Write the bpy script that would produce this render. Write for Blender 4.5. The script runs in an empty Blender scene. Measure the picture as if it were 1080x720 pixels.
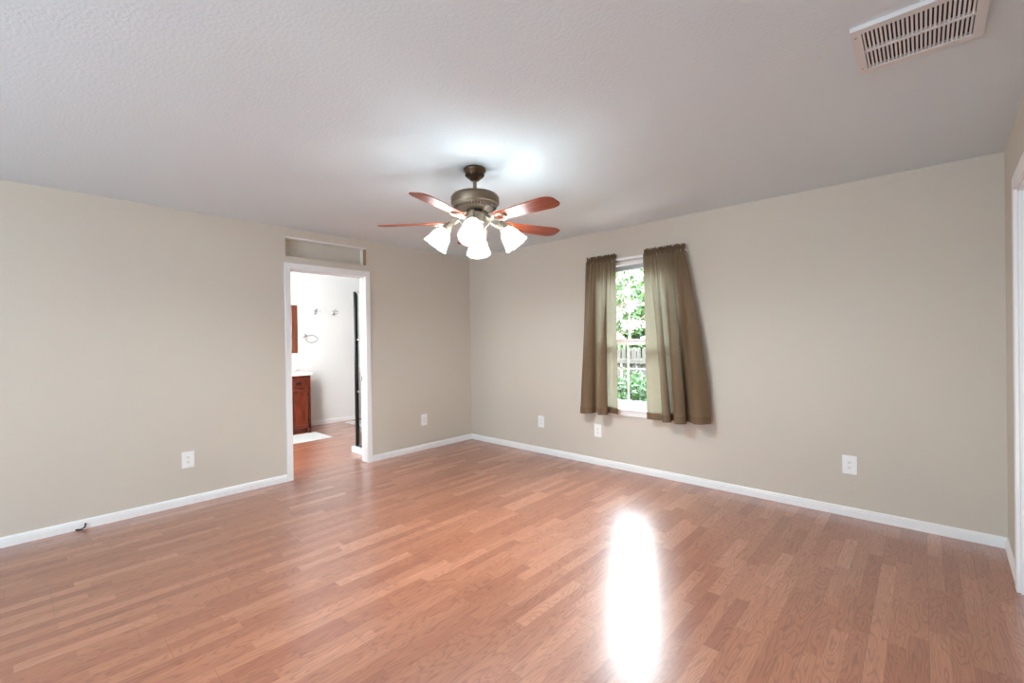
import bpy, bmesh, math, random
from mathutils import Vector, Matrix, noise as mnoise
random.seed(7)
C = bpy.context.scene.collection
SC = bpy.context.scene
PI = math.pi
H = 2.44          # ceiling height
W = 4.887         # window wall length
YB = -6.8        # rear wall
WT = 0.100        # wall thickness

# ------------------------------------------------------------------ camera
cd = bpy.data.cameras.new('camera'); cam = bpy.data.objects.new('camera', cd); C.objects.link(cam)
cd.sensor_fit = 'HORIZONTAL'; cd.sensor_width = 36.0; cd.lens = 36 * 472.655 / 1080; cd.clip_start = 0.02
Rv = (0.7369367926537664, 0.6758177237145656, -0.01394876146626667)
Uv = (0.007454934274107178, 0.01250850177417692, 0.9998939750485218)
Bv = (0.675920548280749, -0.7369626460660191, 0.004179798466797078)
m = Matrix((Rv, Uv, Bv)).transposed().to_4x4(); m.translation = (4.5103, -4.0838, 1.3298)
cam.matrix_world = m
SC.camera = cam

# ------------------------------------------------------------------ light, world, exposure
SKY_LOW, SKY_HIGH = 3.2, 52.0     # overcast: pale near the horizon, much brighter higher up
BULB = 2100.0
SHADE = 17.0
BATH = 96.0
wd = bpy.data.worlds.new('World'); SC.world = wd; wd.use_nodes = True
nt = wd.node_tree
bg = nt.nodes['Background']; bg.inputs['Color'].default_value = (0.80, 0.91, 1.0, 1); 
_tc = nt.nodes.new('ShaderNodeTexCoord'); _sp = nt.nodes.new('ShaderNodeSeparateXYZ'); nt.links.new(_tc.outputs['Generated'], _sp.inputs[0])
_mr = nt.nodes.new('ShaderNodeMapRange'); _mr.interpolation_type = 'SMOOTHSTEP'; nt.links.new(_sp.outputs[2], _mr.inputs[0])
for _i, _v in enumerate((0.16, 0.55, SKY_LOW, SKY_HIGH)): _mr.inputs[1+_i].default_value = _v
nt.links.new(_mr.outputs[0], bg.inputs['Strength'])

def area(name, loc, rot, sx, sy, power, col, portal=False):
    l = bpy.data.lights.new(name, 'AREA'); l.shape = 'RECTANGLE'; l.size = sx; l.size_y = sy
    l.energy = power; l.color = col
    o = bpy.data.objects.new(name, l); C.objects.link(o); o.location = loc; o.rotation_euler = rot
    if portal: l.cycles.is_portal = True
    return o
area('window_portal', (2.41, 0.20, 1.37), (-PI/2, 0, 0), 0.82, 1.55, 1, (1, 1, 1), portal=True)
area('bathroom_fill', (-0.14, -2.95, 1.5), (PI/2, 0, PI/2), 0.6, 1.5, BATH, (0.95, 0.98, 1.0))  # unseen panel beside the doorway, added to brighten the bathroom's far wall
area('rear_fill', (3.0, -6.70, 1.25), (PI/2, 0, 0.06), 3.2, 2.2, 128, (0.69, 0.88, 1.0))  # added soft fill behind the camera, evens out walls and ceiling
SC.view_settings.view_transform = 'Standard'; SC.view_settings.look = 'None'
SC.view_settings.exposure = 0.32; SC.view_settings.gamma = 1.0; SC.view_settings.use_curve_mapping = False
SC.cycles.use_denoising = True
SC.cycles.max_bounces = 12; SC.cycles.diffuse_bounces = 6; SC.cycles.glossy_bounces = 4
SC.cycles.transmission_bounces = 8; SC.cycles.transparent_max_bounces = 12
SC.cycles.sample_clamp_indirect = 20.0; SC.cycles.caustics_reflective = False; SC.cycles.caustics_refractive = False

# ------------------------------------------------------------------ helpers: materials
def lin(r, g, b):
    f = lambda c: (c/255/12.92) if c/255 <= 0.04045 else ((c/255+0.055)/1.055)**2.4
    return (f(r), f(g), f(b), 1)
def mat(name, col, rough=0.5, metal=0.0, spec=0.5, coat=0.0):
    M = bpy.data.materials.new(name); M.use_nodes = True
    b = M.node_tree.nodes['Principled BSDF']
    b.inputs['Base Color'].default_value = col; b.inputs['Roughness'].default_value = rough
    b.inputs['Metallic'].default_value = metal; b.inputs['Specular IOR Level'].default_value = spec
    b.inputs['Coat Weight'].default_value = coat
    return M
class N:
    """small node-graph writer"""
    def __init__(s, M): s.t = M.node_tree; s.M = M
    def n(s, typ, ins=None, **kw):
        x = s.t.nodes.new(typ)
        for k, v in kw.items(): setattr(x, k, v)
        for k, v in (ins or {}).items(): s.set(x.inputs[k], v)
        return x
    def set(s, sock, v):
        if hasattr(v, 'is_output') or isinstance(v, bpy.types.NodeSocket): s.t.links.new(v, sock)
        else: sock.default_value = v
    def math(s, op, a, b=0.0, c=0.0):
        x = s.t.nodes.new('ShaderNodeMath'); x.operation = op
        s.set(x.inputs[0], a); s.set(x.inputs[1], b); s.set(x.inputs[2], c); return x.outputs[0]
    def xyz(s, a, b, c=0.0):
        x = s.t.nodes.new('ShaderNodeCombineXYZ')
        for i, v in enumerate((a, b, c)): s.set(x.inputs[i], v)
        return x.outputs[0]
    def mix(s, f, a, b, mode='MIX'):
        x = s.t.nodes.new('ShaderNodeMix'); x.data_type = 'RGBA'; x.blend_type = mode
        s.set(x.inputs[0], f); s.set(x.inputs[6], a); s.set(x.inputs[7], b); return x.outputs[2]
    def ramp(s, f, stops):
        x = s.t.nodes.new('ShaderNodeValToRGB'); e = x.color_ramp.elements
        while len(e) < len(stops): e.new(0.5)
        for q, (p, c) in zip(e, stops): q.position = p; q.color = c
        s.set(x.inputs[0], f); return x.outputs[0]
def bump_noise(M, scale, strength, dist=0.002, detail=2.0):
    g = N(M); tc = g.n('ShaderNodeTexCoord')
    nz = g.n('ShaderNodeTexNoise', {'Vector': tc.outputs['Object'], 'Scale': scale, 'Detail': detail})
    r = g.ramp(nz.outputs[0], [(0.40, (0, 0, 0, 1)), (0.62, (1, 1, 1, 1))])
    bp = g.n('ShaderNodeBump', {'Strength': strength, 'Distance': dist, 'Height': r})
    M.node_tree.links.new(bp.outputs[0], M.node_tree.nodes['Principled BSDF'].inputs['Normal'])

m_wall = mat('wall_paint', lin(203, 195, 183), 0.75, spec=0.25); bump_noise(m_wall, 95, 0.2, 0.002)
m_ceil = mat('ceiling_paint', lin(217, 229, 236), 0.85, spec=0.15); bump_noise(m_ceil, 75, 0.22, 0.002)
m_bath = mat('bathroom_paint', lin(226, 226, 224), 0.7, spec=0.25); bump_noise(m_bath, 95, 0.2, 0.003)
m_trim = mat('white_trim', lin(236, 236, 236), 0.38)
m_plate = mat('outlet_plastic', lin(240, 240, 238), 0.32)
m_slot = mat('dark_slot', lin(38, 32, 30), 0.6)
m_vinyl = mat('white_vinyl', lin(238, 240, 242), 0.35)
m_blind = mat('blind_vinyl', lin(224, 228, 232), 0.4)
m_vent = mat('vent_enamel', lin(218, 217, 218), 0.42)
m_duct = mat('duct_dark', lin(58, 50, 46), 0.8)
m_black = mat('black_metal', lin(10, 10, 12), 0.35)
m_nickel = mat('brushed_nickel', lin(170, 160, 144), 0.34, metal=0.85)
m_pewter = mat('aged_pewter', lin(122, 108, 92), 0.36, metal=0.75)
m_bronze = mat('antique_bronze', lin(96, 78, 60), 0.32, metal=0.85)
m_chrome = mat('chrome', lin(225, 225, 225), 0.12, metal=1.0)
m_brass = mat('worn_brass', lin(150, 112, 70), 0.35, metal=0.9)
m_counter = mat('counter_marble', lin(228, 226, 220), 0.2)
m_porcelain = mat('porcelain', lin(246, 246, 246), 0.12)
m_raw = mat('raw_wood_edge', lin(158, 122, 84), 0.7)
m_cable = mat('black_rubber', lin(22, 18, 20), 0.5)
m_bark = mat('bark', lin(92, 80, 70), 0.9)
m_mirror = mat('mirror_silver', lin(235, 238, 240), 0.03, metal=1.0)

def wood(name, dark, light, rough, scale=(3.0, 40.0, 40.0), coat=0.0):
    M = mat(name, light, rough, coat=coat); g = N(M); b = M.node_tree.nodes['Principled BSDF']
    tc = g.n('ShaderNodeTexCoord'); mp = g.n('ShaderNodeMapping', {'Vector': tc.outputs['Object'], 'Scale': scale})
    a = g.n('ShaderNodeTexNoise', {'Vector': mp.outputs[0], 'Scale': 1.0, 'Detail': 4.0, 'Distortion': 0.6})
    g.set(b.inputs['Base Color'], g.ramp(a.outputs[0], [(0.3, dark), (0.7, light)]))
    return M
m_blade = wood('rosewood_blade', lin(92, 36, 20), lin(166, 74, 38), 0.42, (3.0, 45.0, 45.0), coat=0.15)
m_blade.node_tree.nodes['Principled BSDF'].inputs['Coat Roughness'].default_value = 0.2; m_blade.node_tree.nodes['Principled BSDF'].inputs['Specular IOR Level'].default_value = 0.3
m_vanity = wood('cherry_stain', lin(52, 16, 10), lin(118, 46, 24), 0.3, (18.0, 18.0, 3.0), coat=0.3)
m_frame = wood('walnut_stain', lin(92, 48, 28), lin(132, 72, 42), 0.4, (30.0, 30.0, 3.0))
m_fence = wood('weathered_fence', lin(38, 33, 28), lin(62, 54, 47), 0.85, (30.0, 30.0, 3.0))

def floor_mat():
    M = mat('laminate_oak', lin(170, 115, 90), 0.2); g = N(M); b = M.node_tree.nodes['Principled BSDF']
    tc = g.n('ShaderNodeTexCoord'); sp = g.n('ShaderNodeSeparateXYZ', {0: tc.outputs['Object']})
    X, Y = sp.outputs[0], sp.outputs[1]
    w = 0.0655
    xs = g.math('DIVIDE', X, w); st = g.math('FLOOR', xs)
    h1 = g.n('ShaderNodeTexWhiteNoise', {'W': st}, noise_dimensions='1D').outputs['Value']
    v = g.math('ADD', g.math('DIVIDE', Y, 0.47), g.math('MULTIPLY', h1, 9.7)); sg = g.math('FLOOR', v)
    wn = g.n('ShaderNodeTexWhiteNoise', {'Vector': g.xyz(st, sg, 3.1)}, noise_dimensions='3D')
    c1 = wn.outputs['Value']; idc = wn.outputs['Color']
    idsep = g.n('ShaderNodeSeparateXYZ', {0: idc})
    base = g.ramp(c1, [(0.0, lin(151, 87, 58)), (0.4, lin(163, 99, 68)), (0.75, lin(171, 108, 78)), (1.0, lin(185, 124, 94))])
    # long figure: contour lines of a stretched noise
    ox = g.math('MULTIPLY', idsep.outputs[0], 40.0); oy = g.math('MULTIPLY', idsep.outputs[1], 40.0)
    n1 = g.n('ShaderNodeTexNoise', {'Vector': g.xyz(g.math('MULTIPLY_ADD', X, 13.0, ox), g.math('MULTIPLY_ADD', Y, 2.0, oy), 0.0), 'Scale': 1.0, 'Detail': 1.5, 'Distortion': 0.25})
    fr = g.math('FRACT', g.math('MULTIPLY', n1.outputs[0], 17.0))
    ring = g.ramp(fr, [(0.0, (0, 0, 0, 1)), (0.30, (1, 1, 1, 1)), (0.86, (0.85, 0.85, 0.85, 1)), (1.0, (0, 0, 0, 1))])
    n2 = g.n('ShaderNodeTexNoise', {'Vector': g.xyz(g.math('MULTIPLY_ADD', X, 260.0, ox), g.math('MULTIPLY_ADD', Y, 7.0, oy), 0.0), 'Scale': 1.0, 'Detail': 3.0})
    pore = g.ramp(n2.outputs[0], [(0.35, (0.76, 0.72, 0.70, 1)), (0.6, (1.05, 1.05, 1.05, 1))])
    col = g.mix(0.46, base, g.mix(1.0, base, g.mix(ring, (0.42, 0.36, 0.33, 1), (1.12, 1.12, 1.12, 1)), 'MULTIPLY'))
    col = g.mix(0.8, col, g.mix(1.0, col, pore, 'MULTIPLY'))
    # plank seams (three strips to a plank) and strip ends
    px = g.math('FRACT', g.math('DIVIDE', X, w*3))
    seam = g.math('LESS_THAN', px, 0.010)
    row = g.math('FLOOR', g.math('DIVIDE', X, w*3))
    h3 = g.n('ShaderNodeTexWhiteNoise', {'W': row}, noise_dimensions='1D').outputs['Value']
    py = g.math('FRACT', g.math('ADD', g.math('DIVIDE', Y, 1.38), g.math('MULTIPLY', h3, 5.3)))
    seam = g.math('MAXIMUM', seam, g.math('LESS_THAN', py, 0.0016))
    fx = g.math('FRACT', xs); sl = g.math('LESS_THAN', fx, 0.02)
    col = g.mix(g.math('MULTIPLY', sl, 0.18), col, lin(110, 66, 48))
    col = g.mix(g.math('MULTIPLY', seam, 0.55), col, lin(96, 58, 44))
    g.set(b.inputs['Base Color'], col)
    rn = g.n('ShaderNodeTexNoise', {'Vector': tc.outputs['Object'], 'Scale': 2.2, 'Detail': 3.0})
    g.set(b.inputs['Roughness'], g.math('MULTIPLY_ADD', rn.outputs[0], 0.10, 0.38))
    b.inputs['Coat Weight'].default_value = 1.0; b.inputs['Coat IOR'].default_value = 1.85; b.inputs['Coat Roughness'].default_value = 0.25
    b.inputs['Specular IOR Level'].default_value = 0.6
    bp = g.n('ShaderNodeBump', {'Strength': 0.10, 'Distance': 0.0008, 'Height': g.math('SUBTRACT', n2.outputs[0], seam)})
    g.set(b.inputs['Normal'], bp.outputs[0])
    return M
m_floor = floor_mat()

def cloth_mat(name, col, trans, tw):
    M = mat(name, col, 0.85, spec=0.2); g = N(M); t = M.node_tree; b = t.nodes['Principled BSDF']
    tc = g.n('ShaderNodeTexCoord'); sp = g.n('ShaderNodeSeparateXYZ', {0: tc.outputs['UV']})
    wv = g.math('ADD', g.math('SINE', g.math('MULTIPLY', sp.outputs[0], 1500.0)), g.math('SINE', g.math('MULTIPLY', sp.outputs[1], 1700.0)))
    nz = g.n('ShaderNodeTexNoise', {'Vector': g.xyz(g.math('MULTIPLY', sp.outputs[0], 30.0), g.math('MULTIPLY', sp.outputs[1], 400.0)), 'Scale': 1.0, 'Detail': 3.0})
    g.set(b.inputs['Base Color'], g.mix(0.30, col, g.ramp(nz.outputs[0], [(0.3, tuple(c*0.72 for c in col[:3])+(1,)), (0.7, tuple(c*1.25 for c in col[:3])+(1,))])))
    bp = g.n('ShaderNodeBump', {'Strength': 0.12, 'Distance': 0.0005, 'Height': wv}); g.set(b.inputs['Normal'], bp.outputs[0])
    tr = g.n('ShaderNodeBsdfTranslucent', {'Color': trans})
    mx = g.n('ShaderNodeMixShader', {0: tw, 1: b.outputs[0], 2: tr.outputs[0]})
    t.links.new(mx.outputs[0], t.nodes['Material Output'].inputs[0])
    return M
m_curtain = cloth_mat('taupe_fabric', lin(117, 95, 72), lin(194, 188, 164), 0.12)
m_hem = cloth_mat('taupe_hem', lin(118, 97, 75), lin(120, 110, 90), 0.04)

def glass_mat(name, tint, refl=1.0):
    M = bpy.data.materials.new(name); M.use_nodes = True; t = M.node_tree; g = N(M)
    t.nodes.remove(t.nodes['Principled BSDF'])
    a = g.n('ShaderNodeBsdfTransparent', {'Color': tint}); r = g.n('ShaderNodeBsdfGlossy', {'Roughness': 0.02})
    f = g.n('ShaderNodeFresnel', {'IOR': 1.45}); k = g.math('MULTIPLY', f.outputs[0], refl)
    mx = g.n('ShaderNodeMixShader', {0: k, 1: a.outputs[0], 2: r.outputs[0]})
    t.links.new(mx.outputs[0], t.nodes['Material Output'].inputs[0]); return M
m_glass = glass_mat('window_glass', (0.96, 0.98, 0.97, 1), 0.6)
m_shglass = glass_mat('shower_glass', (0.95, 0.98, 0.98, 1), 0.5)

def shade_mat():
    M = bpy.data.materials.new('frosted_glass'); M.use_nodes = True; t = M.node_tree; g = N(M)
    b = t.nodes['Principled BSDF']; b.inputs['Base Color'].default_value = (0.9, 0.89, 0.86, 1); b.inputs['Roughness'].default_value = 0.3
    tr = g.n('ShaderNodeBsdfTranslucent', {'Color': (0.98, 0.97, 0.94, 1)})
    b.inputs['Emission Color'].default_value = (0.82, 0.92, 1.0, 1); b.inputs['Emission Strength'].default_value = SHADE  # glow put into the glass itself, standing in for bulb light through it
    mx = g.n('ShaderNodeMixShader', {0: 0.5, 1: b.outputs[0], 2: tr.outputs[0]})
    t.links.new(mx.outputs[0], t.nodes['Material Output'].inputs[0]); return M
m_shade = shade_mat()
def rim_mat():
    M = bpy.data.materials.new('frosted_rim'); M.use_nodes = True; t = M.node_tree; g = N(M)
    b = t.nodes['Principled BSDF']; b.inputs['Base Color'].default_value = (0.80, 0.79, 0.77, 1); b.inputs['Roughness'].default_value = 0.25  # duller copy of the shade glass without glow; gives the rim its shading
    tr = g.n('ShaderNodeBsdfTranslucent', {'Color': (0.9, 0.89, 0.87, 1)})
    mx = g.n('ShaderNodeMixShader', {0: 0.35, 1: b.outputs[0], 2: tr.outputs[0]})
    t.links.new(mx.outputs[0], t.nodes['Material Output'].inputs[0]); return M
m_rim = rim_mat()
def emit(name, col, s):
    M = bpy.data.materials.new(name); M.use_nodes = True; b = M.node_tree.nodes['Principled BSDF']
    b.inputs['Base Color'].default_value = (0.9, 0.9, 0.9, 1)
    b.inputs['Emission Color'].default_value = col; b.inputs['Emission Strength'].default_value = s; return M
m_bulb = emit('bulb_glow', (0.90, 0.95, 0.97, 1), BULB)

def leaf_mat(name, a, bcol):
    M = mat(name, a, 0.6); g = N(M); t = M.node_tree; b = t.nodes['Principled BSDF']
    oi = g.n('ShaderNodeNewGeometry')
    c = g.ramp(oi.outputs['Random Per Island'], [(0.0, a), (1.0, bcol)])
    g.set(b.inputs['Base Color'], c)
    tr = g.n('ShaderNodeBsdfTranslucent', {'Color': c})
    mx = g.n('ShaderNodeMixShader', {0: 0.4, 1: b.outputs[0], 2: tr.outputs[0]})
    t.links.new(mx.outputs[0], t.nodes['Material Output'].inputs[0]); return M
m_leaf = leaf_mat('green_leaf', lin(20, 42, 12), lin(56, 80, 28))
m_blossom = leaf_mat('pale_blossom', lin(170, 140, 142), lin(225, 212, 210))
m_shrub = leaf_mat('shrub_leaf', lin(18, 40, 15), lin(46, 72, 27))
m_grass = mat('lawn_ground', lin(34, 50, 20), 0.9)
m_rug = mat('white_rug', lin(240, 240, 238), 0.95, spec=0.1); bump_noise(m_rug, 160, 0.8, 0.01)

# ------------------------------------------------------------------ helpers: meshes
class MB:
    def __init__(s): s.bm = bmesh.new()
    def box(s, x0, x1, y0, y1, z0, z1, bev=0.0, M=None):
        vs = [s.bm.verts.new((x, y, z)) for x in (x0, x1) for y in (y0, y1) for z in (z0, z1)]
        q = [(0, 1, 3, 2), (4, 6, 7, 5), (0, 4, 5, 1), (2, 3, 7, 6), (0, 2, 6, 4), (1, 5, 7, 3)]
        fs = [s.bm.faces.new([vs[i] for i in f]) for f in q]
        if bev > 0:
            es = list({e for f in fs for e in f.edges})
            r = bmesh.ops.bevel(s.bm, geom=es, offset=bev, segments=2, affect='EDGES', profile=0.5)
            vs = list({v for v in vs if v.is_valid} | set(r['verts']))
        if M is not None:
            for v in vs: v.co = M @ v.co
        return s
    def lathe(s, prof, n=32, M=Matrix(), mod=None, caps=True):
        rings = []
        for i, (r, z) in enumerate(prof):
            ring = []
            for k in range(n):
                a = 2*PI*k/n; rr, zz = (mod(r, z, a, i) if mod else (r, z))
                ring.append(s.bm.verts.new(M @ Vector((rr*math.cos(a), rr*math.sin(a), zz))))
            rings.append(ring)
        for a, b in zip(rings, rings[1:]):
            for k in range(n): s.bm.faces.new((a[k], a[(k+1) % n], b[(k+1) % n], b[k]))
        if caps:
            s.bm.faces.new(rings[0][::-1]); s.bm.faces.new(rings[-1])
        return s
    def tube(s, pts, r, n=10, M=Matrix()):
        P = [Vector(p) for p in pts]; rr = r if isinstance(r, (list, tuple)) else [r]*len(P)
        rings = []; up = None
        for i, p in enumerate(P):
            t = ((P[min(i+1, len(P)-1)] - P[max(i-1, 0)])).normalized()
            if up is None: up = Vector((0, 0, 1)) if abs(t.z) < 0.9 else Vector((1, 0, 0))
            a = t.cross(up).normalized(); b = a.cross(t).normalized(); up = b
            rings.append([s.bm.verts.new(M @ (p + rr[i]*(math.cos(2*PI*k/n)*a + math.sin(2*PI*k/n)*b))) for k in range(n)])
        for a, b in zip(rings, rings[1:]):
            for k in range(n): s.bm.faces.new((a[k], a[(k+1) % n], b[(k+1) % n], b[k]))
        s.bm.faces.new(rings[0][::-1]); s.bm.faces.new(rings[-1]); return s
    def prism(s, poly, d, M=Matrix()):
        """poly: list of (u,v) extruded from w=0 to w=d, mapped by M"""
        a = [s.bm.verts.new(M @ Vector((u, v, 0))) for u, v in poly]; b = [s.bm.verts.new(M @ Vector((u, v, d))) for u, v in poly]
        n = len(poly)
        s.bm.faces.new(a[::-1]); s.bm.faces.new(b)
        for k in range(n): s.bm.faces.new((a[k], a[(k+1) % n], b[(k+1) % n], b[k]))
        return s
    def grid(s, rows):
        g = [[s.bm.verts.new(p) for p in r] for r in rows]
        for a, b in zip(g, g[1:]):
            for k in range(len(a)-1): s.bm.faces.new((a[k], a[k+1], b[k+1], b[k]))
        return s
    def build(s, name, m, parent=None, smooth=False, ang=40, uv=None):
        bmesh.ops.recalc_face_normals(s.bm, faces=s.bm.faces)
        me = bpy.data.meshes.new(name); s.bm.to_mesh(me); s.bm.free()
        me.materials.append(m)
        if smooth:
            for p in me.polygons: p.use_smooth = True
            try: me.set_sharp_from_angle(angle=math.radians(ang))
            except Exception: pass
        o = bpy.data.objects.new(name, me); C.objects.link(o)
        if parent is not None: o.parent = parent
        return o
def tag(o, label=None, cat=None, group=None, kind=None):
    for k, v in (('label', label), ('category', cat), ('group', group), ('kind', kind)):
        if v: o[k] = v
    return o
def thing(name, label, cat, loc=(0, 0, 0), rz=0.0, group=None):
    o = bpy.data.objects.new(name, None); C.objects.link(o); o.location = loc; o.rotation_euler = (0, 0, rz)
    o.empty_display_size = 0.1
    return tag(o, label, cat, group)
def struct(b, name, m, smooth=False): return tag(b.build(name, m, smooth=smooth), kind='structure')
def copy_tree(o, parent=None):
    c = o.copy(); C.objects.link(c)
    if parent is not None: c.parent = parent
    for ch in [x for x in bpy.data.objects if x.parent == o]: copy_tree(ch, c)
    return c

# ------------------------------------------------------------------ structure
BX0, BY0, BY1 = -2.7, -3.3, 1.0      # bathroom extents
struct(MB().box(BX0-0.1, 5.2, YB-0.12, BY1+0.1, -0.12, 0.0), 'floor', m_floor)
struct(MB().box(BX0-0.1, 5.2, YB-0.12, 0.14, H, H+0.12), 'ceiling', m_ceil)
struct(MB().box(BX0-0.1, 0.0, 0.14, BY1+0.1, H, H+0.12), 'ceiling_bathroom', m_ceil)
# wall with the doorway and the blind niche above it
DY0, DY1, DZ = -2.328, -1.548, 2.036
NY0, NY1, NZ0, NZ1 = -2.37, -1.523, 2.167, 2.355
b = MB()
b.box(-WT, 0, YB, NY0, 0, H).box(-WT, 0, NY1, 0.0, 0, H)
b.box(-WT, 0, NY0, DY0-0.016, 0, NZ0).box(-WT, 0, DY1+0.016, NY1, 0, NZ0).box(-WT, 0, DY0-0.016, DY1+0.016, DZ+0.016, NZ0)
b.box(-WT, 0, NY0, NY1, NZ1, H)
struct(b, 'wall_left', m_wall)
struct(MB().box(-WT-0.012, -WT, NY0-0.1, NY1+0.1, NZ0-0.05, NZ1+0.04), 'trim_1', m_wall)          # board closing the back of the niche
b = MB(); b.box(-WT, -0.002, NY1-0.012, NY1, NZ0, NZ1-0.012)
struct(b, 'trim_2', m_raw)
struct(MB().box(-0.085, -0.045, NY1-0.026, NY1-0.012, NZ0, NZ1-0.012), 'trim_3', m_trim)
struct(MB().box(-WT, -0.001, NY0, NY1, NZ1-0.012, NZ1), 'trim_4', m_trim)
# window wall
WX0, WX1, WZ0, WZ1 = 2.0, 2.82, 0.60, 2.10
b = MB()
b.box(0-WT, WX0, 0, 0.14, 0, H).box(WX1, W+0.2, 0, 0.14, 0, H).box(WX0, WX1, 0, 0.14, 0, WZ0).box(WX0, WX1, 0, 0.14, WZ1, H)
struct(b, 'wall_back', m_wall)
# right wall, turned a degree and a half
RA = -0.026
RM = Matrix.Translation((W, 0, 0)) @ Matrix.Rotation(RA, 4, 'Z')
def rbox(b, x0, x1, y0, y1, z0, z1, bev=0): return b.box(x0, x1, y0, y1, z0, z1, bev, RM)
RY0, RY1, RZ = -1.46, -0.66, 2.06     # doorway in the right wall
b = MB(); rbox(b, 0, 0.12, RY1, 0.0, 0, H); rbox(b, 0, 0.12, YB-0.1, RY0, 0, H); rbox(b, 0, 0.12, RY0, RY1, RZ, H)
struct(b, 'wall_right', m_wall)
b = MB(); b.box(-WT, 5.1, YB-0.12, YB, 0, H); struct(b, 'wall_rear', m_wall)
# bathroom shell
struct(MB().box(BX0-0.1, BX0, BY0-0.1, BY1+0.1, 0, H), 'wall_bathroom_far', m_bath)
struct(MB().box(BX0, -WT, BY0-0.1, BY0, 0, H), 'wall_bathroom_left', m_bath)
struct(MB().box(BX0, -WT, BY1, BY1+0.1, 0, H), 'wall_bathroom_right', m_bath)
struct(MB().box(-WT, 0.0, 0.14, BY1+0.1, 0, H), 'wall_bathroom_front', m_bath)

# baseboards: moulded section with two reeds along the top
BP = [(0, 0), (0.013, 0), (0.013, 0.044), (0.0105, 0.047), (0.0105, 0.050), (0.012, 0.053), (0.009, 0.058), (0.009, 0.061), (0.006, 0.066), (0, 0.068)]
def baseboard(name, p0, p1, nrm, m=m_trim):
    p0 = Vector(p0); p1 = Vector(p1); d = (p1-p0); L = d.length; d.normalize(); n = Vector(nrm)
    M = Matrix(((n.x, 0, d.x, p0.x), (n.y, 0, d.y, p0.y), (0, 1, 0, 0), (0, 0, 0, 1)))
    return struct(MB().prism(BP, L, M), name, m)
baseboard('baseboard_left', (0, YB, 0), (0, DY0-0.062, 0), (1, 0, 0))
baseboard('baseboard_corner', (0, DY1+0.062, 0), (0, -0.001, 0), (1, 0, 0))
baseboard('baseboard_back', (0.001, 0, 0), (W-0.003, 0, 0), (0, -1, 0))
rd = RM.to_3x3() @ Vector((0, -1, 0)); rn = RM.to_3x3() @ Vector((-1, 0, 0))
baseboard('baseboard_right', (W, 0, 0), tuple(Vector((W, 0, 0)) + rd*(-(RY1+0.066)*1.0)), tuple(rn))
baseboard('baseboard_bathroom', (BX0, -1.2, 0), (BX0, BY1, 0), (1, 0, 0))

# door casings and jambs
b = MB(); t = 0.016; e = 0.005
for x0, x1 in ((0, t), (-WT-t, -WT)):
    b.box(x0, x1, DY0-0.060, DY0-e, 0, DZ+0.066, 0.003).box(x0, x1, DY1+e, DY1+0.060, 0, DZ+0.066, 0.003)
    b.box(x0, x1+0.0005, DY0-e-0.001, DY1+e+0.001, DZ+e, DZ+0.066, 0.003)
struct(b, 'trim_5', m_trim)
b = MB(); j = 0.016
b.box(-WT, 0, DY0-j, DY0, 0, DZ).box(-WT, 0, DY1, DY1+j, 0.004, DZ).box(-WT, 0, DY0-j, DY1+j, DZ, DZ+j)
b.box(-0.062, -0.030, DY1-0.008, DY1, 0.004, DZ).box(-0.062, -0.030, DY0, DY0+0.008, 0, DZ).box(-0.062, -0.030, DY0, DY1, DZ-0.008, DZ)
struct(b, 'trim_6', m_trim)
b = MB()
rbox(b, -0.016, 0, RY1-0.004, RY1+0.062, 0, RZ+0.068, 0.003); rbox(b, -0.016, 0, RY0-0.062, RY0+0.004, 0, RZ+0.068, 0.003)
rbox(b, -0.0165, 0, RY0+0.003, RY1-0.003, RZ-0.004, RZ+0.068, 0.003)
struct(b, 'trim_7', m_trim)
b = MB(); rbox(b, 0, 0.12, RY1-0.016, RY1, 0, RZ); rbox(b, 0, 0.12, RY0, RY0+0.016, 0, RZ); rbox(b, 0, 0.12, RY0, RY1, RZ-0.016, RZ)
struct(b, 'trim_8', m_trim)
b = MB(); rbox(b, 0.035, 0.07, RY0+0.018, RY1-0.018, 0.008, RZ-0.018, 0.002)
for z0, z1 in ((0.25, 0.95), (1.15, 1.85)):
    for y0, y1 in ((RY0+0.12, RY0+0.36), (RY1-0.36, RY1-0.12)): rbox(b, 0.029, 0.036, y0, y1, z0, z1, 0.003)
struct(b, 'door_1', m_trim)

# latch plate on the doorway jamb
s = thing('strike_plate', 'small brass latch plate set in the white bathroom door jamb', 'latch plate', (-0.081, DY1, 0.92))
MB().box(-0.013, 0.013, -0.0018, 0, -0.03, 0.03, 0.0008).build('plate', m_brass, s)
MB().box(-0.006, 0.006, -0.0024, -0.0017, -0.012, 0.012).build('latch_hole', m_slot, s)

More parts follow.
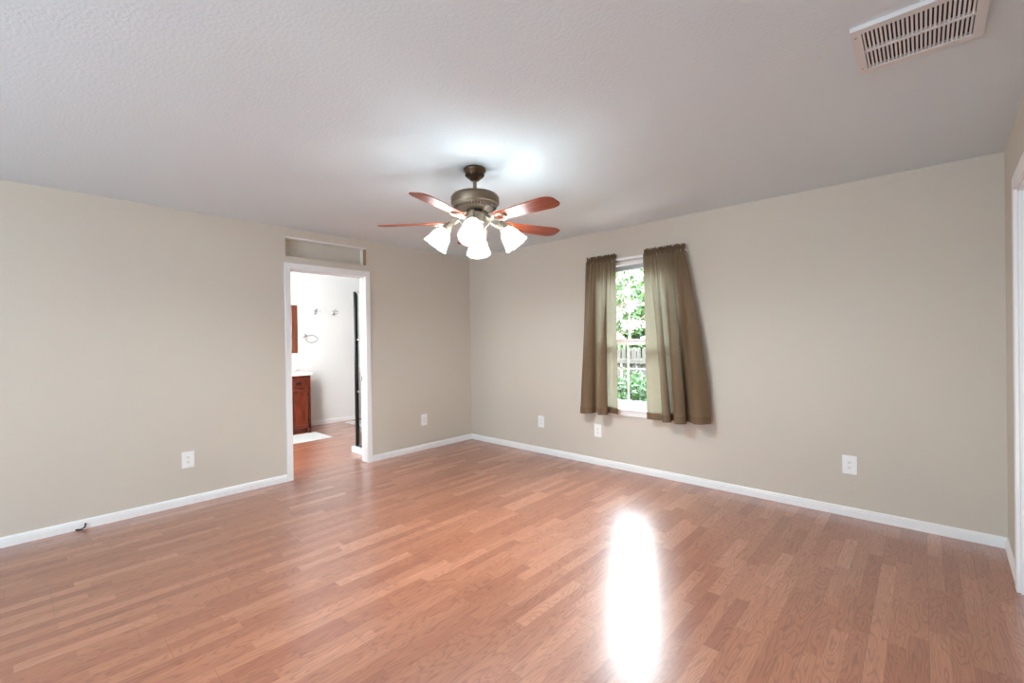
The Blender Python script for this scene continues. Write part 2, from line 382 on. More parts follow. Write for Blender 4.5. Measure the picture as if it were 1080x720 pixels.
# ------------------------------------------------------------------ window
b = MB()     # frame in the opening (outer part of the wall), with meeting rail
fy0, fy1 = 0.055, 0.125
b.box(WX0, WX0+0.035, fy0, fy1, WZ0+0.02, WZ1).box(WX1-0.035, WX1, fy0, fy1, WZ0+0.02, WZ1)
b.box(WX0, WX1, fy0, fy1, WZ1-0.03, WZ1).box(WX0, WX1, fy0, fy1, WZ0+0.02, WZ0+0.045)
win = struct(b, 'window_1', m_vinyl)
def sash(y0, y1, z0, z1, mz):
    s = MB(); a, c = WX0+0.035, WX1-0.035; st = 0.032
    s.box(a, a+st, y0, y1, z0, z1, 0.002).box(c-st, c, y0, y1, z0, z1, 0.002).box(a, c, y0, y1, z0, z0+0.05, 0.002).box(a, c, y0, y1, z1-0.036, z1, 0.002)
    o = s.build('sash', m_vinyl, win)
    s = MB()
    for k in (1, 2):
        x = a+st+(c-a-2*st)*k/3; s.box(x-0.008, x+0.008, y0+0.010, y1-0.008, z0+0.05, z1-0.036)
    s.box(a+st, c-st, y0+0.0105, y1-0.0085, mz-0.008, mz+0.008)
    s.build('muntin', m_vinyl, o)
    MB().box(a+st, c-st, (y0+y1)/2-0.002, (y0+y1)/2+0.002, z0+0.05, z1-0.036).build('pane', m_glass, o)
sash(0.058, 0.086, WZ0+0.045, 1.318, 1.015)
sash(0.094, 0.122, 1.26, WZ1-0.03, 1.68)
b = MB(); b.box(WX0, WX1, -0.001, 0.055, WZ0, WZ0+0.02); b.box(WX0-0.03, WX1+0.03, -0.030, 0.0, WZ0-0.002, WZ0+0.02, 0.004); b.box(WX0-0.015, WX1+0.015, -0.014, 0, WZ0-0.05, WZ0-0.002, 0.003)
struct(b, 'trim_9', m_trim)

bl = thing('mini_blind', 'white mini blind drawn up into a slanting stack at the window head', 'blind', ((WX0+WX1)/2, 0.032, WZ1))
hw = (WX1-WX0)/2-0.012
MB().box(-hw, hw, -0.016, 0.016, -0.03, -0.001, 0.002).build('headrail', m_vinyl, bl)
b = MB()
for k in range(9):
    M = Matrix.Rotation(-0.022, 4, 'Y')
    b.box(-hw+0.01, hw-0.01, -0.014, 0.014, -0.0355-0.0042*k, -0.0340-0.0042*k, 0, Matrix.Translation((0, 0, -0.006)) @ M)
b.build('slat_stack', m_blind, bl)
MB().box(-hw+0.01, hw-0.01, -0.015, 0.015, -0.092, -0.078, 0.002, M).build('bottom_rail', m_blind, bl)

# ------------------------------------------------------------------ garden seen through the window
GZ = -0.45
tag(MB().box(-4, 9, 0.6, 16, GZ-0.1, GZ).build('lawn', m_grass), kind='structure')
tag(MB().box(-0.5, 5.5, 0.14, 2.9, GZ, GZ+0.08).build('bounce_slab', mat('bounce_pale', lin(176, 172, 164), 0.9)), kind='structure')  # unseen pale slab below the sightline, added to bounce daylight onto the ceiling
def leaf_cloud(b, c, rad, n, size, seed):
    rnd = random.Random(seed); c = Vector(c)
    for _ in range(n):
        while True:
            d = Vector((rnd.uniform(-1, 1), rnd.uniform(-1, 1), rnd.uniform(-1, 1)))
            if d.length < 1: break
        d *= 0.55+0.45*rnd.random()
        p = c + Vector((d.x*rad[0], d.y*rad[1], d.z*rad[2]))
        u = Vector((rnd.gauss(0, 1), rnd.gauss(0, 1), rnd.gauss(0, 1))).normalized(); v = u.orthogonal().normalized(); w = u.cross(v)
        L = size*rnd.uniform(0.7, 1.3)
        vs = [b.bm.verts.new(p + q) for q in (-u*L, v*L*0.45+w*L*0.1, u*L, -v*L*0.45+w*L*0.1)]
        b.bm.faces.new(vs)
# fence
fx0, fx1, fy = -2.6, 4.2, 5.2
fe = thing('wooden_fence', 'weathered picket and rail fence across the garden outside the window', 'fence', (0.8, fy, GZ))
b = MB(); x = fx0-0.8
while x < fx1-0.8:
    b.prism([(0, 0), (0.085, 0), (0.085, 1.50), (0.0425, 1.55), (0, 1.50)], 0.018, Matrix(((1, 0, 0, x), (0, 0, 1, 0.02), (0, 1, 0, 0.02), (0, 0, 0, 1))))
    x += 0.125
pk = b.build('picket_panel', m_fence, fe)
for z in (0.25, 0.72, 1.2): MB().box(fx0-0.8, fx1-0.8, -0.03, 0.02, z, z+0.10, 0.004).build('rail', m_fence, fe)
for x in (-3.0, -1.2, 0.6, 2.4): MB().box(x, x+0.1, 0.04, 0.14, 0, 1.5, 0.005).build('post', m_fence, fe)
# shrubs
for i, (x, y, rx, ry, rz, n) in enumerate(((0.2, 4.1, 0.75, 0.5, 0.62, 1500), (1.55, 4.3, 0.6, 0.45, 0.42, 1200), (-0.95, 4.4, 0.6, 0.45, 0.5, 1000))):
    s = thing('garden_shrub', ['large leafy green shrub outside the window before the middle of the fence', 'low green shrub outside the window, nearer the right curtain', 'green shrub outside the window, nearer the left curtain'][i], 'shrub', (x, y, GZ), 0, 'shrubs along the garden fence')
    b = MB(); leaf_cloud(b, (0, 0, rz*0.95), (rx, ry, rz), n, 0.055, 50+i); b.build('foliage', m_shrub, s)
    b = MB()
    for k in range(5): b.tube([(0.05*math.cos(k*1.3), 0.05*math.sin(k*1.3), 0), (rx*0.4*math.cos(k*1.3), ry*0.4*math.sin(k*1.3), rz*1.2)], [0.018, 0.008], 6)
    b.build('stem', m_bark, s)
# far tree hedge and the flowering tree
for i, (x, y, r, n, lab) in enumerate(((-2.4, 9.0, 2.1, 5200, 'broad green tree beyond the fence, seen past the left curtain'), (2.0, 10.0, 2.1, 5200, 'broad green tree beyond the fence, seen past the right curtain'))):
    s = thing('garden_tree', lab, 'tree', (x, y, GZ), 0, 'green trees beyond the fence')
    b = MB(); leaf_cloud(b, (0, 0, 2.6), (r, 1.2, 2.2), n, 0.12, 70+i); b.build('foliage', m_leaf, s)
    MB().tube([(0, 0, 0), (0.05, 0, 1.2), (0, 0.05, 2.4)], [0.14, 0.11, 0.05], 10).build('trunk', m_bark, s)
s = thing('flowering_tree', 'pale blossoming tree just outside the window with slanting bare branches', 'tree', (-0.15, 3.3, GZ))
b = MB()
b.tube([(0, 0, 0), (0.04, 0, 0.9), (0.02, 0, 1.7)], [0.06, 0.05, 0.035], 10)
for dx, dy, dz in ((0.9, -0.2, 1.2), (-0.8, 0.1, 1.25), (0.35, 0.4, 1.6), (-0.35, -0.3, 1.5), (0.75, 0.3, 0.7), (1.25, 0.1, 0.95)):
    b.tube([(0.02, 0, 1.35), (dx*0.45, dy*0.5, 1.5+dz*0.35), (dx, dy, 1.4+dz)], [0.03, 0.02, 0.008], 8)
b.build('trunk', m_bark, s, True)
b = MB(); leaf_cloud(b, (0.45, 0, 2.5), (1.2, 0.7, 0.95), 1000, 0.055, 91); b.build('foliage', m_leaf, s)
b = MB()
rnd = random.Random(5)
for k in range(80):
    a = rnd.uniform(0, 2*PI); q = rnd.uniform(0.1, 0.95)
    leaf_cloud(b, (0.75+q*0.9*math.cos(a), q*0.6*math.sin(a), rnd.uniform(1.75, 3.2)), (0.12, 0.12, 0.09), 26, 0.030, 200+k)
b.build('blossom', m_blossom, s)

# ------------------------------------------------------------------ curtain rod and curtains
rod = thing('curtain_rod', 'flat white curtain rod bridging the gap between the two curtains', 'curtain rod', (2.43, -0.06, 2.115))
MB().box(-0.50, 0.515, -0.006, 0.006, -0.011, 0.011, 0.002).build('rod_bar', m_vinyl, rod)
for sx in (-0.503, 0.515): MB().box(sx-0.003, sx+0.003, -0.006, 0.06, -0.011, 0.011).build('rod_return', m_vinyl, rod)

def cr(P, u):
    """Catmull-Rom through plan points, u in 0..1 along chord length"""
    d = [0.0]
    for a, b_ in zip(P, P[1:]): d.append(d[-1] + math.dist(a, b_))
    s = u*d[-1]; i = 0
    while i < len(P)-2 and d[i+1] < s: i += 1
    f = (s-d[i])/(d[i+1]-d[i]); g = lambda k: P[max(0, min(len(P)-1, k))]
    r = []
    for c in (0, 1):
        p0, p1, p2, p3 = g(i-1)[c], g(i)[c], g(i+1)[c], g(i+2)[c]
        r.append(0.5*((2*p1)+(-p0+p2)*f+(2*p0-5*p1+4*p2-p3)*f*f+(-p0+3*p1-3*p2+p3)*f**3))
    return r
def curtain(name, label, xt0, xt1, bot, zb, nf, seed, edge=None):
    rnd = random.Random(seed); ZT, ZP = 2.170, 2.132      # top of ruffle, top of rod pocket
    YR = -0.060
    t = thing(name, label, 'curtain', ((xt0+xt1)/2, YR, 0)); ox, oy = (xt0+xt1)/2, YR
    NC, NR = 320, 64
    ph = [rnd.uniform(0, 6.28) for _ in range(6)]
    def gather(u): return 0.55*math.sin(2*PI*nf*u+ph[0]) + 0.3*math.sin(2*PI*nf*1.73*u+ph[1]) + 0.25*math.sin(2*PI*nf*2.6*u+ph[2])
    zbf = zb if callable(zb) else (lambda u: zb)
    def point(u, z, off=0.0):
        zbu = zbf(u); k = max(0.0, min(1.0, (2.10-z)/(2.10-zbu)))
        w = k**0.85
        bx, by = cr(bot, u)
        tx = xt0+(xt1-xt0)*u; amp = 0.011*math.exp(-k*5.0)
        ty = YR - 0.014 - amp*gather(u)
        if edge: bx += edge(u, k)
        x = tx*(1-w)+bx*w; y = ty*(1-w)+by*w
        return x, y+off
    def sheet(zfun, rows, off=0.0, u0=0.0, u1=1.0):
        b = MB(); R = []; uvs = []
        for r in range(rows+1):
            row = []
            for c in range(NC+1):
                u = u0+(u1-u0)*c/NC; z = zfun(u, r/rows); x, y = point(u, z, off)
                row.append((x-ox, y-oy, z))
            R.append(row)
        b.grid(R); return b
    def add_uv(o, rows):
        me = o.data; uv = me.uv_layers.new(name='UVMap')
        for l in me.loops:
            i = l.vertex_index; r, c = divmod(i, NC+1); uv.data[l.index].uv = (c/NC*0.55, (me.vertices[i].co.z))
    hem = 0.062
    o = sheet(lambda u, f: 2.105+(zbf(u)-2.105)*f, NR).build('fabric', m_curtain, t, True, 180); add_uv(o, NR)
    for off in (-0.0035, 0.0035):
        o2 = sheet(lambda u, f: zbf(u)+hem-(hem+0.001)*f, 4, off)
        if off < 0: oh = o2
        else:
            tmp = bpy.data.meshes.new('t'); o2.bm.to_mesh(tmp); o2.bm.free(); oh.bm.from_mesh(tmp); bpy.data.meshes.remove(tmp)
    h = oh.build('hem', m_hem, t, True, 180)
    uv = h.data.uv_layers.new(name='UVMap'); nv = (NC+1)*5
    for l in h.data.loops:
        i = l.vertex_index % nv; r, c = divmod(i, NC+1); uv.data[l.index].uv = (c/NC*0.55, h.data.vertices[l.vertex_index].co.z)
    # rod pocket (closed sleeve round the rod) and the ruffle standing above it
    b = MB(); R = []
    K = 14
    for c in range(NC+1):
        u = c/NC; x = xt0+(xt1-xt0)*u; row = []
        g0 = gather(u)*0.005
        for k in range(K+1):
            a = 2*PI*k/K
            y = 0.013*math.cos(a); z = 0.021*math.sin(a)
            rad = 1.0 + 0.22*math.sin(2*PI*nf*2.6*u+ph[2]+0.6*math.sin(a))
            row.append((x-ox, y*rad - (g0 if math.cos(a) < 0 else 0), 2.115+z*(0.95+0.08*rad)))
        R.append(row)
    b.grid(R); b.build('rod_pocket', m_hem, t, True, 180)
    b = MB(); R = []
    for f in range(7):
        q = f/6; row = []
        for c in range(NC+1):
            u = c/NC; x = xt0+(xt1-xt0)*u
            y = -0.004 + q*0.016*gather(u) + q*0.012*math.sin(2*PI*nf*3.9*u+ph[3])
            z = 2.130 + q*(0.038+0.010*math.sin(2*PI*nf*1.4*u+ph[4]))
            row.append((x-ox+q*0.004*math.sin(2*PI*nf*3.1*u+ph[5]), y, z))
        R.append(row)
    b.grid(R); b.build('ruffle', m_hem, t, True, 180)
    return t
LB = [(1.815, -0.045), (1.835, -0.115), (1.88, -0.150), (1.935, -0.140), (1.968, -0.100), (1.975, -0.045), (2.0, -0.030), (2.035, -0.040), (2.050, -0.100), (2.075, -0.165), (2.120, -0.165), (2.165, -0.140), (2.160, -0.112), (2.10, -0.110), (2.075, -0.085), (2.10, -0.055), (2.17, -0.050), (2.225, -0.070), (2.268, -0.095)]
curtain('curtain', 'narrow taupe curtain hanging straight at the left side of the window', 1.905, 2.255, LB, lambda u: 0.548+0.022*u, 11, 3)
RB = [(2.578, -0.100), (2.63, -0.108), (2.69, -0.090), (2.735, -0.075), (2.745, -0.115), (2.760, -0.165), (2.795, -0.170), (2.825, -0.140), (2.812, -0.105), (2.770, -0.100), (2.755, -0.070), (2.775, -0.040), (2.83, -0.036), (2.850, -0.060), (2.855, -0.130), (2.885, -0.190), (2.935, -0.185), (2.965, -0.140), (2.945, -0.100), (2.900, -0.095), (2.895, -0.060), (2.93, -0.050), (2.985, -0.085), (3.02, -0.130), (3.06, -0.165), (3.11, -0.150), (3.155, -0.085)]
def flare(u, k): return 0.035*max(0.0, (u-0.45)/0.55)**1.5*math.sin(PI*min(1, k))*0.9
curtain('curtain', 'wider taupe curtain flaring out at its foot, right of the window gap', 2.548, 2.945, RB, lambda u: 0.562+0.018*max(0, (u-0.5)*2), 14, 8, flare)

# ------------------------------------------------------------------ ceiling fan
FX, FY = 2.378, -2.094
fan = thing('ceiling_fan', 'five-bladed pewter and rosewood ceiling fan with four lit tulip lamps', 'ceiling fan', (FX, FY, H))
Z = lambda z: z-H
cp = MB().lathe([(0.068, 0), (0.073, -0.006), (0.073, -0.018), (0.068, -0.024), (0.064, -0.027), (0.060, -0.042), (0.048, -0.058), (0.034, -0.072), (0.026, -0.080), (0.014, -0.083)], 40).build('canopy', m_bronze, fan, True)
b = MB()
for k in range(20):
    a = 2*PI*k/20; M = Matrix.Rotation(a, 4, 'Z') @ Matrix.Translation((0.0545, 0, -0.051)) @ Matrix.Rotation(0.70, 4, 'Y')
    b.box(-0.0015, 0.0022, -0.0032, 0.0032, -0.012, 0.012, 0.001, M)
b.build('canopy_slots', m_black, cp)
MB().lathe([(0.0125, -0.075), (0.0125, -0.150), (0.019, -0.152), (0.019, -0.163)], 20).build('downrod', m_pewter, fan, True)
mh = MB().lathe([(0.022, -0.150), (0.052, -0.152), (0.058, -0.156), (0.118, -0.166), (0.138, -0.172), (0.140, -0.178), (0.150, -0.184), (0.1555, -0.192), (0.1555, -0.228), (0.152, -0.236), (0.145, -0.238), (0.140, -0.252), (0.112, -0.262), (0.075, -0.268), (0.060, -0.270)], 64).build('motor_housing', m_pewter, fan, True, 30)
b = MB()
for k in range(44):
    a = 2*PI*k/44; M = Matrix.Rotation(a, 4, 'Z') @ Matrix.Translation((0.130, 0, -0.2555)) @ Matrix.Rotation(-0.34, 4, 'Y')
    b.box(-0.013, 0.009, -0.0042, 0.0042, -0.0028, 0.0010, 0.0008, M)
b.build('vent_slots', m_slot, mh)
b = MB()
for k in range(72):
    a = 2*PI*k/72; b.lathe([(0.0005, -0.0034), (0.003, -0.0015), (0.003, 0.0015), (0.0005, 0.0034)], 6, Matrix.Rotation(a, 4, 'Z') @ Matrix.Translation((0.144, 0, -0.1795)))
b.build('bead_ring', m_pewter, mh, True)
MB().lathe([(0.056, -0.268), (0.056, -0.286), (0.050, -0.288)], 40).build('flywheel', m_black, fan, True, 30)
MB().lathe([(0.046, -0.285), (0.058, -0.290), (0.062, -0.296), (0.062, -0.352), (0.058, -0.358), (0.048, -0.362), (0.052, -0.368), (0.052, -0.384), (0.040, -0.396), (0.022, -0.404), (0.010, -0.414), (0.004, -0.416)], 44).build('switch_housing', m_nickel, fan, True, 30)
# blades
BZ = -0.346
def blade_outline():
    P = []
    L0, L1 = 0.185, 0.650; w0, w1 = 0.050, 0.068
    up = []
    up += [(L0, w0*0.72), (L0+0.012, w0*0.93), (L0+0.03, w0)]
    for k in range(1, 7): up.append((L0+0.03+(L1-0.075-L0-0.03)*k/6, w0+(w1-w0)*k/6))
    for k in range(1, 9):
        a = PI/2*k/8; up.append((L1-0.075+0.075*math.sin(a), w1*(0.30+0.70*math.cos(a)**0.9) if k < 8 else w1*0.30))
    return up + [(x, -y) for x, y in reversed(up)]
def arc_bracket():
    b = MB()
    # two-scroll bracket plate under the blade root, neck rising to the flywheel
    b.tube([(0.045, 0, 0.062), (0.080, 0, 0.052), (0.115, 0, 0.010), (0.145, 0, -0.010), (0.165, 0, -0.0115)], [0.010, 0.0095, 0.009, 0.009, 0.008], 10)
    n = 28
    ring = [(0.215+0.052*math.cos(2*PI*k/n), 0.036*math.sin(2*PI*k/n), -0.0105) for k in range(n+1)]
    b.tube(ring, 0.0078, 8)
    b.tube([(0.165, 0.0, -0.0115), (0.178, 0.018, -0.011), (0.200, 0.034, -0.0105)], 0.0075, 8)
    b.tube([(0.165, 0.0, -0.0115), (0.178, -0.018, -0.011), (0.200, -0.034, -0.0105)], 0.0075, 8)
    for q in ((0.225, 0.033), (0.225, -0.033), (0.262, 0.0)): b.lathe([(0.007, -0.0205), (0.009, -0.018), (0.009, -0.006)], 10, Matrix.Translation((q[0], q[1], 0)))
    return b
for k in range(5):
    a = math.radians(0.5 + 72*k)
    Rz = Matrix.Rotation(a, 4, 'Z'); pitch = Matrix.Rotation(math.radians(-11), 4, 'X')
    bo = MB().prism(blade_outline(), 0.006, Matrix.Translation((0, 0, -0.003))).build('blade', m_blade, fan)
    bo.location = (0, 0, BZ); bo.rotation_euler = (Rz @ pitch).to_euler()
    bv = bo.modifiers.new('b', 'BEVEL'); bv.width = 0.002; bv.segments = 2; bv.limit_method = 'ANGLE'
    br = arc_bracket().build('blade_bracket', m_nickel, fan, True)
    br.location = (0, 0, BZ+0.002); br.rotation_euler = (Rz @ pitch).to_euler()
# lamps: direction of the lens axis is 132.5 degrees (towards the corner)
CAMDIR = math.radians(132.5)
for k in range(4):
    a = CAMDIR + PI + k*PI/2; Rz = Matrix.Rotation(a, 4, 'Z')
    arm = MB()
    pts = [(0.040, 0, -0.392), (0.060, 0, -0.386), (0.076, 0, -0.370), (0.090, 0, -0.347), (0.108, 0, -0.330), (0.130, 0, -0.324), (0.150, 0, -0.331), (0.162, 0, -0.346), (0.166, 0, -0.360)]
    arm.tube(pts, 0.0058, 10, Rz)
    # leaf scroll hanging beneath the arm
    arm.tube([(0.058, 0, -0.378), (0.066, 0, -0.398), (0.074, 0, -0.416), (0.070, 0, -0.428), (0.062, 0, -0.424)], [0.005, 0.0055, 0.005, 0.004, 0.003], 8, Rz)
    ao = arm.build('light_arm', m_nickel, fan, True)
    tilt = Matrix.Rotation(-math.radians(35), 4, 'Y')     # local -z becomes outward and down
    SM = Rz @ Matrix.Translation((0.163, 0, -0.351)) @ tilt
    MB().lathe([(0.009, 0.008), (0.016, 0.004), (0.021, -0.006), (0.025, -0.020), (0.028, -0.038), (0.034, -0.044), (0.034, -0.053), (0.027, -0.055)], 24, SM).build('socket_cup', m_nickel, ao, True, 35)
    prof = [(0.027, -0.048), (0.031, -0.057), (0.042, -0.070), (0.053, -0.087), (0.060, -0.106), (0.064, -0.127), (0.0690, -0.148), (0.077, -0.168), (0.087, -0.182)]
    def ruff(r, z, t, i, nn=9):
        q = max(0.0, (i-3)/5.0); q = q if i < 99 else q
        return r*(1+0.022*q*math.cos(nn*t)), z + 0.0025*q*q*math.cos(nn*t)
    inner = [(r-0.0028, z) for r, z in prof[::-1]]
    allp = prof + inner
    def ruff2(r, z, t, i):
        ii = i if i < 9 else 17-i
        return ruff(r, z, t, ii)
    MB().lathe(allp, 72, SM, ruff2, caps=False).build('lamp_shade', m_shade, ao, True, 60)
    sh_ = [o for o in ao.children if o.name.startswith('lamp_shade')][0]
    sh_.data.materials.append(m_rim)
    for p in sh_.data.polygons:
        if p.index // 72 in (7, 8, 9): p.material_index = 1
    MB().lathe([(0.012, -0.044), (0.0135, -0.062), (0.022, -0.078), (0.027, -0.095), (0.024, -0.108), (0.014, -0.118), (0.003, -0.121)], 20, SM).build('bulb', m_bulb, ao, True, 180)
b = MB()
q = Matrix.Rotation(CAMDIR, 4, 'Z')
b.tube([q @ Vector((0.02, 0, -0.404)), q @ Vector((0.022, 0, -0.46)), q @ Vector((0.022, 0, -0.545))], 0.0014, 6)
b.build('pull_chain', m_nickel, fan)
b = MB().lathe([(0.002, -0.545), (0.006, -0.552), (0.007, -0.566), (0.003, -0.574)], 12, Matrix.Translation(q @ Vector((0.022, 0, 0))), None).build('pull_knob', m_nickel, fan, True)

# ------------------------------------------------------------------ outlets
def outlet_proto(label, loc, rz):
    t = thing('wall_outlet', label, 'outlet', loc, rz, 'wall outlets')       # faces local -y
    MB().box(-0.044, 0.044, -0.007, 0, -0.068, 0.068, 0.003).build('cover_plate', m_plate, t)
    for z in (0.0195, -0.0195):
        r = [(0.0165*math.cos(q)*1.0, max(-0.0115, min(0.0115, 0.0165*math.sin(q)))) for q in [2*PI*k/28 for k in range(28)]]
        o = MB().prism([(u, v+z) for u, v in r], 0.0022, Matrix(((1, 0, 0, 0), (0, 0, -1, -0.0068), (0, 1, 0, 0), (0, 0, 0, 1)))).build('receptacle', m_plate, t)
        s = MB(); s.box(-0.0078, -0.0052, -0.0096, -0.0088, z-0.001, z+0.0075).box(0.0052, 0.0078, -0.0096, -0.0088, z, z+0.0065).box(-0.0024, 0.0024, -0.0096, -0.0088, z-0.0088, z-0.0042)
        s.build('slots', m_slot, o)
    MB().lathe([(0.0032, 0), (0.0030, 0.0012), (0.001, 0.0016)], 12, Matrix(((1, 0, 0, 0), (0, 0, -1, -0.007), (0, 1, 0, 0), (0, 0, 0, 1)))).build('screw', m_plate, t)
    return t
OUT = [('white outlet low on the long bare wall left of the bathroom doorway', (0, -3.170, 0.371), PI/2),
       ('white outlet between the bathroom doorway and the far room corner', (0, -0.781, 0.365), PI/2),
       ('white outlet on the window wall just right of the room corner', (1.212, 0, 0.368), 0),
       ('white outlet right under the left curtain', (1.980, 0, 0.360), 0),
       ('white outlet on the window wall far to the right of the curtains', (4.107, 0, 0.378), 0)]
o0 = outlet_proto(*OUT[0])
for lab, loc, rz in OUT[1:]:
    o = copy_tree(o0); o.location = loc; o.rotation_euler = (0, 0, rz); o['label'] = lab

# ------------------------------------------------------------------ ceiling vent
v = thing('ceiling_vent', 'white louvred air vent set into the ceiling near the right wall', 'vent', (4.502, -1.862, H))
hx, hy = 0.180, 0.178
b = MB(); fr = 0.026; th = 0.016
ix, iy = hx-fr-0.004, hy-fr-0.006
for x0, x1, y0, y1 in ((-hx, hx, -hy, -iy), (-hx, hx, iy, hy), (-hx, -ix, -iy, iy), (ix, hx, -iy, iy)): b.box(x0, x1, y0, y1, -th, 0, 0.0)
b.box(-ix, ix, -0.006, 0.006, -th+0.0005, -0.003)
b.build('frame', m_vent, v)
b = MB(); n = 25
for k in range(n):
    x = -ix + (2*ix)*(k+0.5)/n
    for y0, y1 in ((-iy, -0.005), (0.005, iy)):
        b.box(-0.0034, 0.0034, y0, y1, -0.0009, 0.0009, 0, Matrix.Translation((x, 0, -0.0118)) @ Matrix.Rotation(math.radians(16), 4, 'Y'))
b.build('louvres', m_vent, v)
MB().box(-ix, ix, -iy, iy, -0.0015, 0.0).build('duct_opening', m_duct, v)
for y in (-hy+0.05, hy-0.05): MB().lathe([(0.004, -th-0.001), (0.004, -th)], 10, Matrix.Translation((-hx+0.013, y, 0))).build('screw', m_nickel, v)

# ------------------------------------------------------------------ cable stub by the left baseboard
c = thing('cable_stub', 'short black cable end poking out at the foot of the left baseboard', 'cable', (0.013, -3.825, 0))
MB().tube([(0.0, -0.02, 0.006), (0.012, -0.008, 0.006), (0.016, 0.010, 0.007), (0.013, 0.024, 0.014), (0.010, 0.030, 0.030)], [0.006, 0.006, 0.0055, 0.005, 0.0045], 8).build('cable', m_cable, c, True)
MB().lathe([(0.0045, 0.028), (0.0055, 0.030), (0.0055, 0.042), (0.003, 0.044)], 10, Matrix.Translation((0.010, 0.030, 0))).build('connector', m_bronze, c, True)

# ------------------------------------------------------------------ bathroom
VX, VD = -2.16, 0.52
VY0, VY1 = -2.45, -1.225
va = thing('bathroom_vanity', 'dark cherry vanity cabinet with pale countertop against the bathroom wall', 'vanity', (VX, VY1, 0))
Lv = VY1-VY0
b = MB(); b.box(-VD, -0.02, -Lv, 0, 0.09, 0.848); b.box(-VD, -0.07, -Lv+0.02, -0.02, 0, 0.09)
b.box(-0.022, 0.0, -0.030, 0, 0.0, 0.848).box(-0.022, 0.0, -Lv, -Lv+0.03, 0.0, 0.848)
b.box(-0.022, 0.0, -Lv, 0, 0.815, 0.848).box(-0.022, 0, -Lv, 0, 0.075, 0.125).box(-0.022, 0, -Lv, 0, 0.640, 0.660)
cols = 4; cw = (Lv-0.06)/cols
for k in range(1, cols): b.box(-0.022, 0, -0.03-cw*k-0.008, -0.03-cw*k+0.008, 0.1, 0.82)
b.build('carcass', m_vanity, va)
MB().box(-VD-0.0, 0.025, -Lv-0.015, 0.018, 0.848, 0.893, 0.006).build('countertop', m_counter, va)
MB().box(-VD, -VD+0.02, -Lv-0.015, 0.018, 0.893, 0.985, 0.003).build('backsplash', m_counter, va)
MB().lathe([(0.15, 0), (0.225, 0.004), (0.235, 0.016), (0.222, 0.026), (0.20, 0.022), (0.17, -0.02), (0.06, -0.04), (0.01, -0.04)], 48, Matrix.Translation((-0.245, -0.40, 0.893)) @ Matrix.Diagonal((0.85, 1.15, 1, 1))).build('sink_rim', m_porcelain, va, True)
for k in range(cols):
    y1 = -0.03-cw*k-0.010; y0 = -0.03-cw*(k+1)+0.010
    d = MB().box(-0.018, 0.010, y0, y1, 0.668, 0.808, 0.005).build('drawer', m_vanity, va)
    cy = (y0+y1)/2
    n = 14; poly = [(cy+0.033*math.cos(PI*i/n), 0.735+0.022*math.sin(PI*i/n)) for i in range(n+1)] + [(cy-0.033, 0.722), (cy+0.033, 0.722)]
    MB().prism(poly, 0.016, Matrix(((0, 0, 1, 0.010), (1, 0, 0, 0), (0, 1, 0, 0), (0, 0, 0, 1)))).build('cup_pull', m_black, d)
    dm = MB(); fw = 0.048
    dm.box(-0.018, 0.010, y0, y0+fw, 0.128, 0.636, 0.003).box(-0.018, 0.010, y1-fw, y1, 0.128, 0.636, 0.003)
    dm.box(-0.018, 0.0095, y0+fw, y1-fw, 0.128, 0.128+fw, 0.003).box(-0.018, 0.0095, y0+fw, y1-fw, 0.636-fw, 0.636, 0.003)
    dm.box(-0.018, -0.004, y0+fw-0.005, y1-fw+0.005, 0.17, 0.60)
    dd = dm.build('door', m_vanity, va)
    ky = y0+0.022 if k % 2 == 0 else y1-0.022
    MB().lathe([(0.006, 0), (0.006, 0.012), (0.013, 0.018), (0.012, 0.026), (0.004, 0.029)], 16, Matrix(((0, 0, 1, 0.010), (1, 0, 0, ky), (0, 1, 0, 0.49), (0, 0, 0, 1)))).build('knob', m_chrome, dd, True)
    hyy = y1-0.003 if k % 2 == 0 else y0+0.003
    for hz in (0.20, 0.575):
        MB().tube([(0.011, hyy, hz-0.022), (0.011, hyy, hz+0.022)], 0.006, 8).build('hinge', m_black, dd)

# mirror over the vanity
mi = thing('wall_mirror', 'brown wooden framed mirror hung on the bathroom wall above the vanity', 'mirror', (BX0, -1.70, 1.54))
hw, hh, fw = 0.505, 0.372, 0.085
b = MB(); b.box(0, 0.028, hw-fw, hw, -hh, hh, 0.004).box(0, 0.028, -hw, -hw+fw, -hh, hh, 0.004)
b.box(0, 0.026, -hw+fw, hw-fw, hh-fw*0.72, hh, 0.003).box(0, 0.026, -hw+fw, hw-fw, -hh, -hh+fw*0.72, 0.003)
b.build('frame', m_frame, mi)
MB().box(0.002, 0.010, -hw+fw-0.005, hw-fw+0.005, -hh+0.055, hh-0.055).build('glass', m_mirror, mi)

# robe hooks and towel ring
HK = [('chrome robe hook on the bathroom wall, nearer the mirror', -0.905), ('chrome robe hook on the bathroom wall, nearer the shower', -0.595)]
h0 = thing('robe_hook', HK[0][0], 'hook', (BX0, HK[0][1], 1.815), 0, 'robe hooks')
Xm = Matrix(((0, 0, 1, 0), (1, 0, 0, 0), (0, 1, 0, 0), (0, 0, 0, 1)))
MB().lathe([(0.034, 0), (0.036, 0.006), (0.028, 0.013), (0.012, 0.018), (0.010, 0.03)], 24, Xm).build('rosette', m_chrome, h0, True)
b = MB()
for sy in (-1, 1): b.tube([(0.022, 0, 0), (0.045, 0.012*sy, -0.014), (0.060, 0.028*sy, -0.004), (0.064, 0.036*sy, 0.026)], [0.008, 0.007, 0.006, 0.007], 10)
b.tube([(0.022, 0, 0), (0.05, 0, 0.02), (0.066, 0, 0.055)], [0.008, 0.007, 0.009], 10)
b.build('prongs', m_chrome, h0, True)
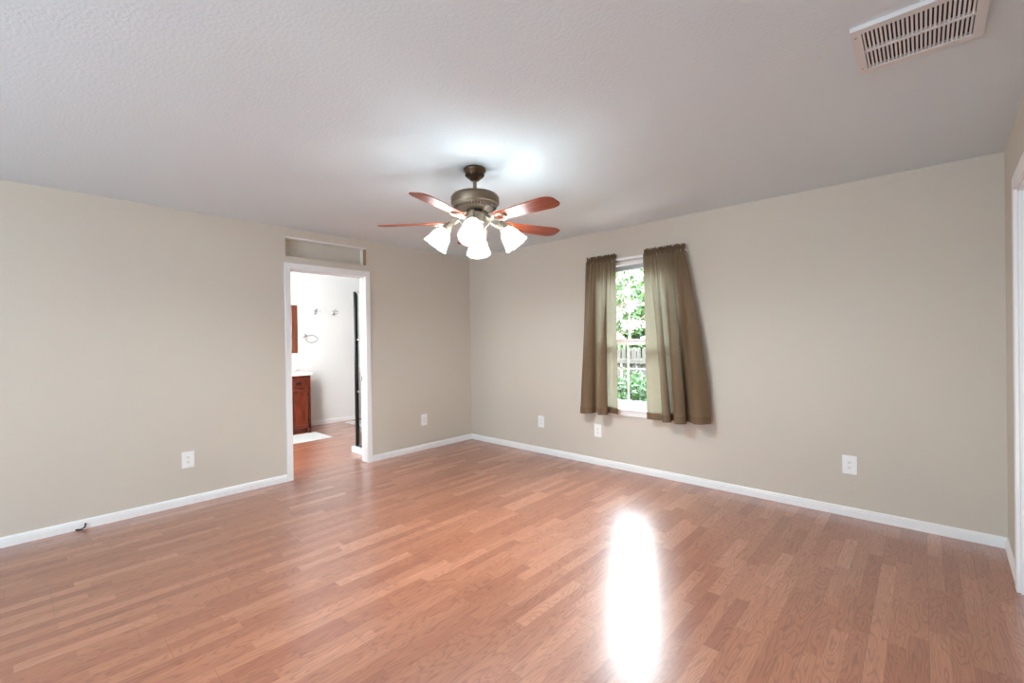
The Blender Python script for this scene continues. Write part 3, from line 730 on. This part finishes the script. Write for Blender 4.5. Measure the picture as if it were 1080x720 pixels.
h1 = copy_tree(h0); h1.location = (BX0, HK[1][1], 1.815); h1['label'] = HK[1][0]
tr = thing('towel_ring', 'oval chrome towel ring on the bathroom wall above the vanity corner', 'towel ring', (BX0, -1.085, 1.44))
MB().lathe([(0.030, 0), (0.032, 0.006), (0.024, 0.014), (0.011, 0.02), (0.011, 0.045), (0.016, 0.05), (0.016, 0.062), (0.008, 0.066)], 24, Xm).build('mount', m_chrome, tr, True)
b = MB(); n = 40
b.tube([(0.056, 0.095+0.092*math.cos(2*PI*k/n), -0.055+0.058*math.sin(2*PI*k/n)) for k in range(n+1)], 0.0045, 8)
b.build('ring', m_chrome, tr, True)

# rugs
def rug(label, x0, x1, y0, y1, seed):
    b = MB(); rnd = random.Random(seed); nx, ny = 16, 30
    top = [[(x0+(x1-x0)*i/nx, y0+(y1-y0)*j/ny, 0.013+rnd.uniform(0, 0.003) if 0 < i < nx and 0 < j < ny else 0.002) for j in range(ny+1)] for i in range(nx+1)]
    b.grid(top); b.box(x0+0.004, x1-0.004, y0+0.004, y1-0.004, 0.0003, 0.004)
    return tag(b.build('bath_rug', m_rug), label, 'rug')
rug('white bath rug lying before the vanity on the bathroom floor', -2.13, -1.585, -2.35, -1.165, 1)
rug('white bath rug by the far bathroom baseboard beyond the shower frame', -2.52, -2.0, -0.52, 0.55, 2)

# shower enclosure
sx, sy = -0.555, -1.377
sh = thing('shower_enclosure', 'black framed glass shower enclosure on a white curb behind the doorway jamb', 'shower', (sx, sy, 0))
MB().prism([(-0.055, -0.03), (0.42, -0.03), (0.42, 1.3), (-0.055, 1.3)], 0.064, Matrix.Identity(4)).build('curb', m_porcelain, sh)
MB().box(-0.018, 0.018, 0.0, 0.036, 0.064, 1.935, 0.003).build('corner_post', m_black, sh)
for z in (0.064, 0.72, 1.345, 1.915):
    MB().box(0.022, 0.42, 0.012, 0.032, z, z+0.02, 0.002).build('rail', m_black if z < 0.1 else m_nickel, sh)
MB().box(0.022, 0.42, 0.018, 0.024, 0.084, 1.915).build('glass_panel', m_shglass, sh)
